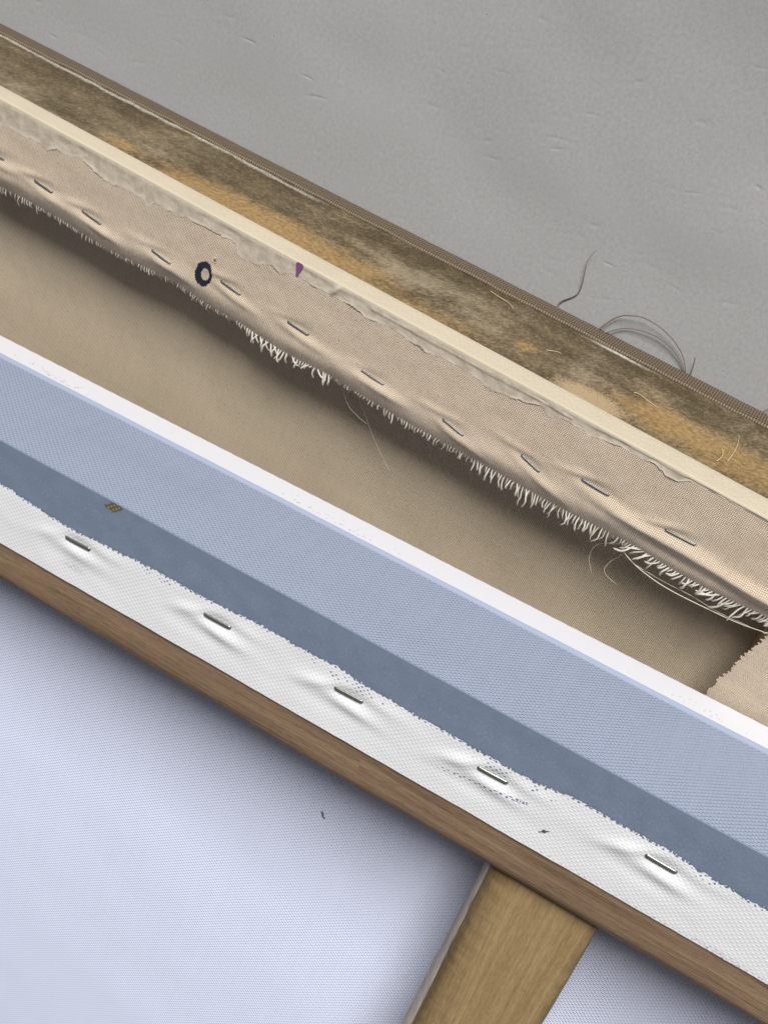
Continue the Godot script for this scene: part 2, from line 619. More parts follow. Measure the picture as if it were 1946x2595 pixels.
# ------------------------------------------------------------------ raw canvas
func raw_top(x: float, z: float) -> float:
	# height of the folded cloth over the back of the bar
	var zf := at_x(fringe_l, x)
	var y := 0.35 * n_low.get_noise_2d(x * 1.5, z * 2.5) + 0.12 * n_mid.get_noise_2d(x * 0.7, z * 0.7)
	# the loose edge rolls over and down
	var e := clampf((z - (zf - 6.5)) / 7.5, 0.0, 1.3)
	y -= 3.4 * e * e
	# puffed between the staples' line and the edge
	y += 0.8 * exp(-pow((z - (zf - 5.5)) / 3.2, 2.0)) * (0.7 + 1.1 * n_low.get_noise_2d(x * 2.2, 50.0))
	for s in RAW_STAPLES:
		var cx: float = (s[0] + s[2]) * 0.5
		if absf(x - cx) < 26.0:
			var cz: float = (s[1] + s[3]) * 0.5
			var dx := x - cx
			var dz: float = z - cz - dx * (s[3] - s[1]) / (s[2] - s[0])
			var k := 0.6 + 0.8 * absf(sin(cx * 1.3))
			var k2 := 0.5 + 1.0 * absf(sin(cx * 0.7 + 2.0))
			y -= 0.50 * exp(-pow(dx / 6.5, 2.0) - pow((dz + 0.3) / 2.1, 2.0))
			# pulled pleats: one off each end, one below
			y += 0.50 * k2 * exp(-pow((dx + 7.0) / 7.0, 2.0) - pow((dz + 0.9 + 0.22 * (dx + 7.0)) / 1.2, 2.0))
			y += 0.72 * k * exp(-pow((dx - 1.0) / 9.0, 2.0) - pow((dz - 2.3 - 0.03 * dx) / 1.5, 2.0))
			y += 0.45 * exp(-pow((dx - 9.0) / 7.0, 2.0) - pow((dz - 1.9) / 1.5, 2.0))
	# the long pleat at the right end
	var pz := 23.0 + 0.010 * (x - 60.0)
	y += 2.1 * smoothstep(14.0, 46.0, x) * exp(-pow((z - pz) / 1.7, 2.0))
	y -= 0.9 * smoothstep(30.0, 60.0, x) * exp(-pow((z - pz - 3.6) / 1.6, 2.0))
	return y

func side_z(x: float, y: float) -> float:
	return (-6.10 - 0.01116 * x) * (-y / 74.0)

func build_raw_canvas():
	var root := thing("raw_canvas", "unprimed beige cotton canvas, frayed and stapled over its stretcher, under the blue-edged canvas", "canvas", Vector3(0.0, 0.0, -69.2127) * MM, -YAW)
	var lift := RAW_THICK
	var size := RAW_N * RAW_PX
	var nrm := normal_from(raw_h, size, size, 11.0)
	var alb := raw_albedo()
	var cloth := cloth_material(alb, nrm, lin(0.73, 0.725, 0.72), 0.8)
	cloth.vertex_color_use_as_albedo = true
	var inner := cloth_material(alb, nrm, lin(0.71, 0.705, 0.665), 1.0)
	inner.vertex_color_use_as_albedo = true
	var uv_cloth := func(u: float, v: float) -> Vector2: return Vector2(u / RAW_TILE.x, v / RAW_TILE.y)
	var mottle := func(u: float, v: float) -> Color:
		var g := 1.0 + 0.10 * n_low.get_noise_2d(u, v) + 0.06 * n_mid.get_noise_2d(u, v)
		return Color(g, g * (1.0 + 0.02 * n_low.get_noise_2d(v, u)), g)

	# wood inside the fold
	var pine := StandardMaterial3D.new()
	pine.albedo_texture = wood_texture(Vector3(0.50, 0.36, 0.20), Vector3(0.33, 0.21, 0.10), 3, 1.3)
	pine.roughness = 0.75
	var bar_fn := func(u: float, v: float) -> Vector3:
		var ring := [Vector2(1.4, -73.0), Vector2(1.4, -2.2), Vector2(2.2, -1.5), Vector2(27.0, -1.5), Vector2(29.0, -4.0), Vector2(30.0, -64.0), Vector2(27.0, -73.0), Vector2(1.4, -73.0)]
		var q: Vector2 = ring[int(v)]
		return Vector3(u, q.y, q.x)
	var bar_uv := func(u: float, v: float) -> Vector2: return Vector2(u / 300.0, v * 10.0 / 40.0)
	part("stretcher_bar", grid(steps(-420.0, 150.0, 30.0), count(8), bar_fn, bar_uv, false, null, lift), pine, root)
	var end_fn := func(u: float, v: float) -> Vector3:
		var ring := [Vector2(97.0, -71.5), Vector2(95.0, -60.0), Vector2(96.0, -4.0), Vector2(98.0, -2.4), Vector2(148.0, -2.4), Vector2(150.0, -73.0), Vector2(97.0, -73.0)]
		var q: Vector2 = ring[int(v)]
		return Vector3(q.x, q.y, u)
	part("stretcher_bar", grid(steps(31.0, 420.0, 30.0), count(7), end_fn, bar_uv, true, null, lift), pine, root)

	# back of the painting surface, raised within the frame to lighten the fringe shadow
	var floor_fn := func(u: float, v: float) -> Vector3: return Vector3(u, -23.0 + 0.5 * n_low.get_noise_2d(u, v), v)
	part("inner_canvas", grid(steps(-420.0, 97.0, 4.0), steps(26.0, 420.0, 4.0), floor_fn, uv_cloth, true, mottle, lift), inner, root, "raw cloth seen from behind inside the frame")

	# stained side and the folded front edge below it
	var side := StandardMaterial3D.new()
	side.detail_enabled = true
	side.detail_blend_mode = BaseMaterial3D.BLEND_MODE_MIX
	side.detail_uv_layer = BaseMaterial3D.DETAIL_UV_2
	side.detail_albedo = stain_texture()
	side.normal_enabled = true
	side.normal_texture = nrm
	side.normal_scale = 0.8
	side.roughness = 0.8
	side.metallic_specular = 0.3
	var side_fn := func(u: float, v: float) -> Vector3:
		var y := -8.0 - 56.0 * v
		return Vector3(u, y, side_z(u, y) - 0.15 * n_mid.get_noise_2d(u, y))
	var uv_side := func(u: float, v: float) -> Vector2: return Vector2(u / RAW_TILE.x, v * 56.0 / RAW_TILE.y)
	var side_uv := func(u: float, v: float) -> Vector2: return Vector2((u + 320.0) / 440.0, 56.0 * v / 58.0)
	part("glue_stained_side", grid(steps(-330.0, 120.0, 2.0), steps(0.0, 1.0, 0.04), side_fn, uv_side, false, null, lift, side_uv), side, root, "side cloth stained brown and ochre with old glue")
	# (weave and stains are laid on by two sets of coordinates)
	var edge_mat := cloth_material(alb, nrm, lin(0.245, 0.225, 0.20), 1.6)
	var edge_fn := func(u: float, v: float) -> Vector3:
		# a rolled ridge at the top, then a slightly hollow band down to the table
		var y := -62.6 - 12.1 * v + 0.5 * n_low.get_noise_2d(u * 2.0, 7.0)
		var roll := 1.2 * exp(-pow((v - 0.12) / 0.10, 2.0)) + 0.5 * sin(PI * clampf(v * 1.1, 0.0, 1.0)) + 0.35 * exp(-pow((v - 0.92) / 0.08, 2.0))
		roll += 0.35 * n_mid.get_noise_2d(u * 0.5, 3.0) * (1.0 - v)
		return Vector3(u, maxf(y, -74.8), side_z(u, y) - 0.25 * smoothstep(0.0, 0.1, v) + 0.5 * (1.0 - smoothstep(0.0, 0.06, v)) - roll)
	var edge_uv := func(u: float, v: float) -> Vector2: return Vector2(u / RAW_TILE.x * 0.6, v * 7.0 / RAW_TILE.y)
	part("front_edge", grid(steps(-330.0, 120.0, 1.0), steps(0.0, 1.0, 0.05), edge_fn, edge_uv, false, null, lift), edge_mat, root, "folded front edge of bare ribbed cloth")

	# cloth folded over the back
	var fold_fn := func(u: float, v: float) -> Vector3:
		var z := lerpf(0.5, at_x(fringe_l, u) + 0.35 * n_fine.get_noise_2d(u * 1.3, 5.0) + 0.3, v)
		return Vector3(u, raw_top(u, z), z)
	var fold_uv := func(u: float, v: float) -> Vector2:
		var z := lerpf(0.5, at_x(fringe_l, u), v)
		return Vector2(u / RAW_TILE.x, z / RAW_TILE.y)
	var fold_col := func(u: float, v: float) -> Color:
		var g := 1.0 + 0.07 * n_low.get_noise_2d(u, v * 30.0) + 0.05 * n_mid.get_noise_2d(u, v * 30.0)
		return Color(g, g * 0.985, g * 0.98)
	part("folded_cloth", grid(steps(-330.0, 125.0, 0.6), steps(0.0, 1.0, 1.0 / 60.0), fold_fn, fold_uv, true, fold_col, lift), cloth, root, "raw cloth folded over the back and held by staples")

	# cloth of the next bar, cut with a ragged edge, coming in from the right
	var zig := PackedFloat32Array()
	for i in 400:
		zig.append(rng.randf_range(-0.55, 0.55) + (0.5 if i % 3 == 0 else 0.0))
	var cut := func(z: float) -> float:
		var t := clampf((z - 30.0) / 33.0, -0.2, 3.0)
		return lerpf(96.2, 90.2, t) + 0.9 * n_mid.get_noise_2d(z * 1.4, 9.0) + zig[clampi(int((z - 24.0) * 2.0), 0, 399)]
	var flap_fn := func(u: float, v: float) -> Vector3:
		var x: float = lerpf(cut.call(v), 150.0, u)
		var e := clampf((97.0 - x) / 7.0, 0.0, 1.0)
		return Vector3(x, -1.75 - 1.2 * e * e + 0.35 * n_low.get_noise_2d(x * 2.0, v * 2.0), v)
	var flap_uv := func(u: float, v: float) -> Vector2: return Vector2(lerpf(93.0, 150.0, u) / RAW_TILE.x, v / RAW_TILE.y)
	part("folded_cloth", grid(steps(0.0, 1.0, 0.025), steps(28.5, 200.0, 0.5), flap_fn, flap_uv, false, fold_col, lift), cloth, root, "ragged cut end of cloth folded over the right bar")

	# paper tape round the edge: straight on the side, torn on the back
	var tape := StandardMaterial3D.new()
	tape.vertex_color_use_as_albedo = true
	tape.roughness = 0.85
	tape.metallic_specular = 0.25
	var tn := PackedFloat32Array()
	tn.resize(512 * 512)
	for y in 512:
		for x in 512:
			tn[y * 512 + x] = 0.5 + 0.25 * n_mid.get_noise_2d(x * 0.8, y * 0.8) + 0.15 * n_fine.get_noise_2d(x * 0.4, y * 0.4)
	tape.normal_enabled = true
	tape.normal_texture = normal_from(tn, 512, 512, 3.0)
	tape.normal_scale = 0.6
	var torn_at := func(x: float) -> float:
		return maxf(at_x(torn_l, x) + 0.55 * n_mid.get_noise_2d(x * 2.0, 77.0) + 0.35 * n_fine.get_noise_2d(x * 2.0, 31.0), 0.75)
	var tape_fn := func(u: float, v: float) -> Vector3:
		var i := int(v)
		if i <= 5:
			var y := lerpf(-10.7 - 0.004 * (u + 80.0), -0.45, (i - 1) / 4.0)
			if i == 0:
				return Vector3(u, -10.7 - 0.004 * (u + 80.0), side_z(u, -10.7) + 0.05)
			return Vector3(u, y, side_z(u, y) - 0.3)
		if i <= 9:
			var a := (i - 5) / 5.0 * PI * 0.5
			return Vector3(u, -0.45 + 0.80 * sin(a), 0.50 - 0.80 * cos(a))
		var zt: float = torn_at.call(u)
		if i == 22:
			return Vector3(u, raw_top(u, zt) - 0.02, zt + 0.12)
		var t := (i - 9) / 12.0
		var z := lerpf(0.55, zt, t)
		var curl := maxf(0.0, n_low.get_noise_2d(u * 2.6, 200.0) - 0.05) * 2.6 + 0.9 * exp(-pow((u + 130.0) / 9.0, 2.0))
		var y2 := lerpf(0.35, raw_top(u, z) + 0.07, smoothstep(0.0, 0.45, t))
		y2 += curl * pow(t, 4.0) * 0.2 + 0.14 * n_mid.get_noise_2d(u * 1.2, z * 2.0) * sin(PI * t)
		# crumple and lengthwise wrinkles
		y2 += 0.9 * exp(-pow((u + 78.8 + z * 0.5) / 1.1, 2.0)) * sin(PI * t)
		if u > -66.0 and u < 10.0:
			y2 += 0.30 * exp(-pow((z - 2.2 - 0.5 * n_low.get_noise_2d(u * 2.0, 11.0)) / 0.35, 2.0))
		return Vector3(u, y2, z)
	var tape_uv := func(u: float, v: float) -> Vector2: return Vector2(u / 60.0, v * 0.8 / 60.0)
	var tape_col := func(u: float, v: float) -> Color:
		var i := int(v)
		var g := 1.0 + 0.05 * n_low.get_noise_2d(u * 2.0, v * 2.0)
		if i <= 9:
			return Color(0.48 * g, 0.42 * g, 0.32 * g)
		var t := (i - 9) / 12.0
		var zt: float = torn_at.call(u)
		var z := lerpf(0.55, zt, t)
		var m := n_mid.get_noise_2d(u * 1.6, z * 1.6) + 0.5 * n_fine.get_noise_2d(u, z)
		var c := Color(0.47, 0.405, 0.325).lerp(Color(0.38, 0.315, 0.245), clampf(0.5 + m, 0.0, 1.0))
		c = Color(0.49, 0.43, 0.335).lerp(c, smoothstep(0.9, 1.9, z + 0.5 * m))
		# torn fibres at the very edge
		c = c.lerp(Color(0.56, 0.50, 0.41), smoothstep(0.70, 1.0, t) * clampf(0.65 + 1.8 * n_mid.get_noise_2d(u, 300.0), 0.0, 1.0))
		return c
	part("paper_tape", grid(steps(-330.0, 125.0, 0.6), count(23), tape_fn, tape_uv, true, tape_col, lift), tape, root, "cream paper tape, torn along the back")

	# marks
	var ink := cloth_material(null, nrm, lin(0.020, 0.020, 0.030), 0.8)
	var ring_fn := func(u: float, v: float) -> Vector3:
		var a := u
		var wob := n_fine.get_noise_2d(a * 3.0, 1.0)
		var r := lerpf(0.50 + 0.08 * sin(a + 0.6) + 0.10 * n_fine.get_noise_2d(a * 16.0, 60.0), 1.0 + 0.07 * wob + 0.13 * n_fine.get_noise_2d(a * 18.0, 4.0), v)
		var x := -129.2 + (cos(a) * 3.6 + sin(a) * 0.8) * r - (0.55 * (1.0 - v) * -1.0)
		var z := 20.85 + (sin(a) * 4.3 + cos(a) * -0.9) * r - 0.45 * (1.0 - v)
		return Vector3(x, raw_top(x, z) + 0.06, z)
	var ring_uv := func(u: float, v: float) -> Vector2: return Vector2(u * 3.0 / RAW_TILE.x, v * 3.0 / RAW_TILE.y)
	part("ink_circle", grid(steps(0.0, TAU, TAU / 220), steps(0.0, 1.0, 0.25), ring_fn, ring_uv, true, null, lift), ink, root, "hand-drawn black ink circle on the folded cloth")
	var purple := StandardMaterial3D.new()
	purple.albedo_color = lin(0.155, 0.050, 0.140)
	purple.roughness = 0.8
	var mark_fn := func(u: float, v: float) -> Vector3:
		var z := lerpf(0.1, 4.7, v)
		var half := lerpf(1.45, 0.50, smoothstep(0.15, 0.95, v)) * (1.0 if v > 0.06 else 0.55 + 6.0 * v) + 0.06 * n_fine.get_noise_2d(v * 9.0, u)
		var x := -95.4 + u * half + 0.25 * v
		var y := 0.30
		if z < 0.5:
			var a := acos(clampf((0.5 - z) / 0.80, -1.0, 1.0))
			y = -0.45 + 0.80 * sin(a)
		return Vector3(x, maxf(y, raw_top(x, z) + 0.12) + 0.16, z - 0.03)
	part("ink_mark", grid(steps(-1.0, 1.0, 0.25), steps(0.0, 1.0, 0.06), mark_fn, null, true, null, lift), purple, root, "small purple felt-pen mark on the tape")
	var hole_mat := StandardMaterial3D.new()
	hole_mat.albedo_color = lin(0.06, 0.04, 0.025)
	hole_mat.roughness = 0.95
	var lip_mat := StandardMaterial3D.new()
	lip_mat.albedo_color = lin(0.56, 0.42, 0.24)
	lip_mat.roughness = 0.9
	var hole_fn := func(u: float, v: float) -> Vector3:
		var r := v * (0.5 + 0.14 * sin(u * 2.0 + 1.0))
		var x := -126.4 + cos(u) * r
		var z := 14.5 + sin(u) * r
		return Vector3(x, raw_top(x, z) + 0.13 - 0.05 * (1.0 - v), z)
	part("nail_hole", grid(steps(0.0, TAU, TAU / 16), steps(0.05, 1.0, 0.5), hole_fn, null, true, null, lift), hole_mat, root)
	var lip_fn := func(u: float, v: float) -> Vector3:
		var r := lerpf(0.5, 1.05 + 0.2 * sin(u * 3.0), v)
		var x := -126.6 + cos(u) * r
		var z := 14.4 + sin(u) * r
		return Vector3(x, raw_top(x, z) + 0.08 + 0.16 * sin(PI * v), z)
	part("hole_rim", grid(steps(0.3, 5.0, 0.25), steps(0.0, 1.0, 0.25), lip_fn, null, true, null, lift), lip_mat, root)

	# staples
	var steel := StandardMaterial3D.new()
	steel.albedo_color = lin(0.20, 0.22, 0.235)
	steel.metallic = 0.75
	steel.roughness = 0.42
	for s in RAW_STAPLES:
		part("staple", staple_mesh(s, 0.28, 0.22, raw_top, lift, rng.randf_range(0.10, 0.50)), steel, root)

	build_fringe(root, lift)

func staple_mesh(s: Array, half_w: float, half_h: float, top: Callable, lift: float, proud := 0.0) -> ArrayMesh:
	var a := Vector3(s[0], 0.0, s[1])
	var b := Vector3(s[2], 0.0, s[3])
	var ya: float = top.call(a.x, a.z)
	var yb: float = top.call(b.x, b.z)
	var ym: float = top.call((a.x + b.x) * 0.5, (a.z + b.z) * 0.5)
	a.y = maxf(ya * 0.5 + ym * 0.5, ym) + half_h * 1.25 + proud
	b.y = maxf(yb * 0.5 + ym * 0.5, ym) + half_h * 1.25 + proud
	var d := (b - a).normalized()
	var path := PackedVector3Array()
	path.append(a - Vector3(0, 3.0, 0))
	path.append(a - Vector3(0, 0.75, 0))
	path.append(a - Vector3(0, 0.30, 0) + d * 0.10)
	path.append(a + d * 0.30 - Vector3(0, 0.06, 0))
	path.append(a + d * 0.75)
	for t in [0.25, 0.5, 0.75]:
		path.append(a.lerp(b, t) + Vector3(0, 0.03, 0))
	path.append(b - d * 0.75)
	path.append(b - d * 0.30 - Vector3(0, 0.06, 0))
	path.append(b - Vector3(0, 0.30, 0) - d * 0.10)
	path.append(b - Vector3(0, 0.75, 0))
	path.append(b - Vector3(0, 3.0, 0))
	var n := path.size()
	var across := Vector3(-d.z, 0.0, d.x).normalized()
	var fn := func(u: float, v: float) -> Vector3:
		var i := int(u)
		var t := (path[mini(i + 1, n - 1)] - path[maxi(i - 1, 0)]).normalized()
		var up := across.cross(t).normalized()
		if up.y < 0.0 and i > 2 and i < n - 3:
			up = -up
		var ang := (v + 0.5) / 8.0 * TAU
		# wire squashed flat, corners rounded
		var cx := clampf(cos(ang) * 1.25, -1.0, 1.0)
		var cy := clampf(sin(ang) * 1.25, -1.0, 1.0)
		return path[i] + across * cx * half_w + up * cy * half_h
	return grid(count(n), count(9), fn, null, false, null, lift)

func build_fringe(root: Node3D, lift: float):
	var yarn := StandardMaterial3D.new()
	yarn.albedo_color = lin(0.56, 0.50, 0.41)
	yarn.roughness = 0.95
	yarn.metallic_specular = 0.2
	var white := yarn.duplicate()
	white.albedo_color = lin(0.72, 0.67, 0.58)
	# yarn ends of several lengths and curls, shared between the threads
	var kinds := []
	for i in 30:
		var pts := []
		var curl := rng.randf_range(-0.55, 0.55)
		var drop := rng.randf_range(0.25, 1.0)
		for k in 5:
			var t := k / 4.0
			pts.append(Vector3(curl * 0.16 * sin(t * PI * 1.1) + rng.randf_range(-0.05, 0.05) * t, 0.10 * sin(t * 2.5) - drop * t * t * 0.75, t * (1.0 - 0.25 * drop * t) + rng.randf_range(-0.04, 0.04) * t))
		kinds.append(pts)
	var made := 0
	var x := -240.0
	while x < 112.0:
		# how the edge has frayed along its length: density, length, whiteness
		var dense := 0.85
		var length := 3.0
		var pale := 0.0
		if x < -205.0:
			dense = 0.9
			length = 4.6
			pale = 0.35
		elif x < -128.0:
			dense = 0.75
			length = 2.8
			pale = 0.1
		elif x < -108.0:
			dense = 0.7
			length = 2.4
			pale = 0.1
		elif x < -72.0:
			dense = 0.95
			length = 4.4
			pale = 0.95
		elif x < -56.0:
			dense = 0.65
			length = 2.0
			pale = 0.05
		elif x < -14.0:
			dense = 0.9
			length = 3.6
			pale = 0.2
		elif x < 38.0:
			dense = 1.0
			length = 6.6
			pale = 0.7
		elif x < 46.0:
			dense = 0.8
			length = 4.4
			pale = 0.5
		else:
			dense = 1.0
			length = 6.0
			pale = 0.92
		length *= 1.0 + 0.45 * n_mid.get_noise_2d(x * 0.8, 400.0)
		if rng.randf() < dense and made < 298:
			var src: Array = kinds[rng.randi_range(0, kinds.size() - 1)]
			var l := length * rng.randf_range(0.65, 1.2)
			var lean := rng.randf_range(-0.22, 0.22) + 0.25 * n_mid.get_noise_2d(x * 1.5, 800.0)
			if pale > 0.9:
				lean += rng.randf_range(-0.35, 0.25) + (rng.randf_range(-0.7, 0.7) if x < 0.0 else 0.0)
				l *= 1.1
			if x > 44.0:
				lean -= 0.45
			var pts := []
			var z0 := at_x(fringe_l, x) - 0.3
			var y0 := raw_top(x, z0) - 0.15
			var turn := Basis(Vector3.UP, lean)
			for q in src:
				var v: Vector3 = turn * q
				pts.append(Vector3(x + v.x * l, y0 + v.y * l * 0.8, z0 + v.z * l))
			var thick := rng.randf_range(0.15, 0.24) + (0.10 if pale > 0.9 else (0.06 if pale > 0.6 else 0.0))
			var m := tube(smooth_curve(pts, 2), thick * 0.85, thick * rng.randf_range(0.9, 1.5), 6, lift)
			part("fringe_thread", m, white if rng.randf() < pale else yarn, root)
			made += 1
		x += 1.17
	# short fuzz between the longer ends: too small and too many to tell apart
	var st := SurfaceTool.new()
	st.begin(Mesh.PRIMITIVE_TRIANGLES)
	x = -240.0
	while x < 112.0:
		var z0 := at_x(fringe_l, x) - 0.2
		var y0 := raw_top(x, z0) - 0.3
		var l := rng.randf_range(0.6, 2.6) * (1.7 if x > -14.0 else 1.0)
		var sx := rng.randf_range(-0.5, 0.5) * l
		var pts := PackedVector3Array([Vector3(x, y0, z0 - 0.5), Vector3(x + sx * 0.2, y0 - 0.1 * l, z0 + 0.4 * l), Vector3(x + sx * rng.randf_range(-0.3, 1.0), y0 - 0.35 * l, z0 + 0.75 * l), Vector3(x + sx, y0 - 0.75 * l, z0 + 0.95 * l)])
		var r := rng.randf_range(0.06, 0.13)
		st.append_from(tube(pts, r, r * 0.7, 4, lift), 0, Transform3D())
		x += 0.32 if x < 44.0 else 1.1
	var fuzz := part("fringe_fuzz", st.commit(), yarn, root)
	fuzz.set_meta("kind", "stuff")

	# long loose threads: two hang inside the frame, one runs along the fringe, others lie on the table
	var strand := StandardMaterial3D.new()
	strand.albedo_color = lin(0.60, 0.53, 0.42)
	strand.roughness = 0.9
	var dark := strand.duplicate()
	dark.albedo_color = lin(0.165, 0.115, 0.085)
	var loose := func(pts: Array, r: float, m: Material):
		part("loose_thread", tube(smooth_curve(pts), r, r * 0.6, 6, lift), m, root)
	loose.call([Vector3(42.4, -3.4, 32.0), Vector3(44.0, -4.2, 34.8), Vector3(47.9, -4.5, 37.0), Vector3(55.2, -4.2, 38.5), Vector3(64.0, -4.0, 38.9), Vector3(76.3, -3.8, 38.0), Vector3(86.7, -3.4, 36.7), Vector3(96.0, -2.0, 34.1), Vector3(112.0, -1.0, 31.0)], 0.20, strand)
	loose.call([Vector3(50.0, -4.6, 37.6), Vector3(60.0, -6.0, 38.4), Vector3(70.0, -5.0, 37.4), Vector3(80.0, -4.4, 37.4), Vector3(90.0, -3.0, 35.6)], 0.12, strand)
	loose.call([Vector3(42.0, -4.0, 32.0), Vector3(41.0, -8.0, 36.0), Vector3(35.8, -10.0, 40.5), Vector3(35.2, -12.0, 46.8), Vector3(38.3, -12.0, 51.6)], 0.12, strand)
	loose.call([Vector3(45.0, -4.0, 32.5), Vector3(44.4, -8.0, 38.3), Vector3(42.0, -9.0, 44.0), Vector3(42.5, -9.0, 47.9), Vector3(48.0, -10.0, 49.9)], 0.10, strand)
	loose.call([Vector3(-68.5, -4.0, 31.5), Vector3(-67.9, -8.0, 36.5), Vector3(-64.1, -9.0, 41.6), Vector3(-58.4, -9.0, 43.6), Vector3(-55.2, -9.0, 44.2)], 0.09, strand)
	loose.call([Vector3(-64.0, -4.0, 31.5), Vector3(-63.0, -10.0, 36.6), Vector3(-58.2, -12.0, 42.7), Vector3(-54.6, -13.0, 47.3), Vector3(-49.0, -14.0, 53.0), Vector3(-42.8, -15.0, 58.6)], 0.09, strand)
	var g := -74.75
	loose.call([Vector3(-23.8, -73.0, -6.0), Vector3(-23.7, g + 0.6, -8.9), Vector3(-19.9, g + 0.2, -13.2), Vector3(-19.1, g + 0.6, -16.6), Vector3(-19.8, g + 1.4, -21.4), Vector3(-21.1, g + 1.6, -26.3)], 0.27, dark)
	loose.call([Vector3(-21.1, g + 1.6, -26.3), Vector3(-20.6, g + 2.0, -29.3), Vector3(-19.6, g + 2.2, -32.6)], 0.12, dark)
	loose.call([Vector3(-6.4, -72.5, -5.8), Vector3(-2.4, g + 1.6, -13.2), Vector3(3.0, g + 2.6, -17.1), Vector3(9.5, g + 3.0, -18.5), Vector3(18.5, g + 2.6, -16.7), Vector3(25.7, g + 1.6, -12.3), Vector3(29.9, g + 0.8, -6.6)], 0.28, dark)
	loose.call([Vector3(-4.0, -72.5, -5.8), Vector3(2.0, g + 1.0, -11.0), Vector3(10.4, g + 1.6, -13.8), Vector3(18.6, g + 1.6, -13.5), Vector3(25.1, g + 1.0, -10.4), Vector3(29.6, g + 0.6, -6.6)], 0.24, dark)
	loose.call([Vector3(31.6, -73.0, -6.4), Vector3(30.9, -72.0, -11.0), Vector3(30.0, -71.4, -14.4)], 0.28, dark)
	loose.call([Vector3(60.0, -73.0, -6.4), Vector3(61.2, -73.6, -9.6), Vector3(64.0, -74.2, -11.0)], 0.18, dark)
	# stray fibres stuck on the stained side
	var straw := strand.duplicate()
	straw.albedo_color = lin(0.66, 0.54, 0.34)
	for f in [[-13.0, -33.0, -8.5, -36.0, 0.6], [58.0, -22.0, 57.0, -46.0, 0.8], [55.0, -18.0, 53.0, -30.0, 1.6], [20.0, -36.0, 30.0, -34.0, -1.2], [-46.0, -58.0, -34.0, -52.0, 1.5]]:
		var pts := []
		for k in 5:
			var t := k / 4.0
			var px: float = lerpf(f[0], f[2], t) + sin(t * PI) * f[4]
			var py: float = lerpf(f[1], f[3], t) + sin(t * PI * 2.0) * f[4] * 0.4
			pts.append(Vector3(px, py, side_z(px, py) - 0.35 - 0.5 * sin(t * PI)))
		loose.call(pts, 0.11, straw)

# ------------------------------------------------------------------ blue canvas
func blue_top(x: float, z: float) -> float:
	var y := 0.22 * n_low.get_noise_2d(x * 1.2 + 900.0, z * 2.0)
	y *= clampf(z / 6.0, 0.0, 1.0)
	for s in BLUE_STAPLES:
		var cx: float = (s[0] + s[2]) * 0.5
		if absf(x - cx) < 34.0:
			var cz: float = (s[1] + s[3]) * 0.5
			var dx := x - cx
			var dz := z - cz
			var k := 0.75 + 0.5 * absf(sin(cx * 1.7))
			var k2 := 0.6 + 0.9 * absf(sin(cx * 0.9 + 1.0))
			y -= 0.70 * exp(-pow(dx / 7.5, 2.0) - pow((dz - 0.2) / 2.4, 2.0))
			y += 0.65 * k2 * exp(-pow((dx + 9.0) / 8.0, 2.0) - pow((dz - 0.6 + 0.35 * (dx + 9.0)) / 2.2, 2.0))
			y += 0.65 * k * exp(-pow((dx - 2.0) / 9.0, 2.0) - pow((dz - 4.0 - 0.1 * dx) / 2.2, 2.0))
			y -= 0.22 * exp(-pow((dx + 3.0) / 11.0, 2.0) - pow((dz - 7.6) / 2.4, 2.0))
			y += 0.25 * exp(-pow((dx - 10.0) / 8.0, 2.0) - pow((dz + 1.6) / 1.8, 2.0))
	return y

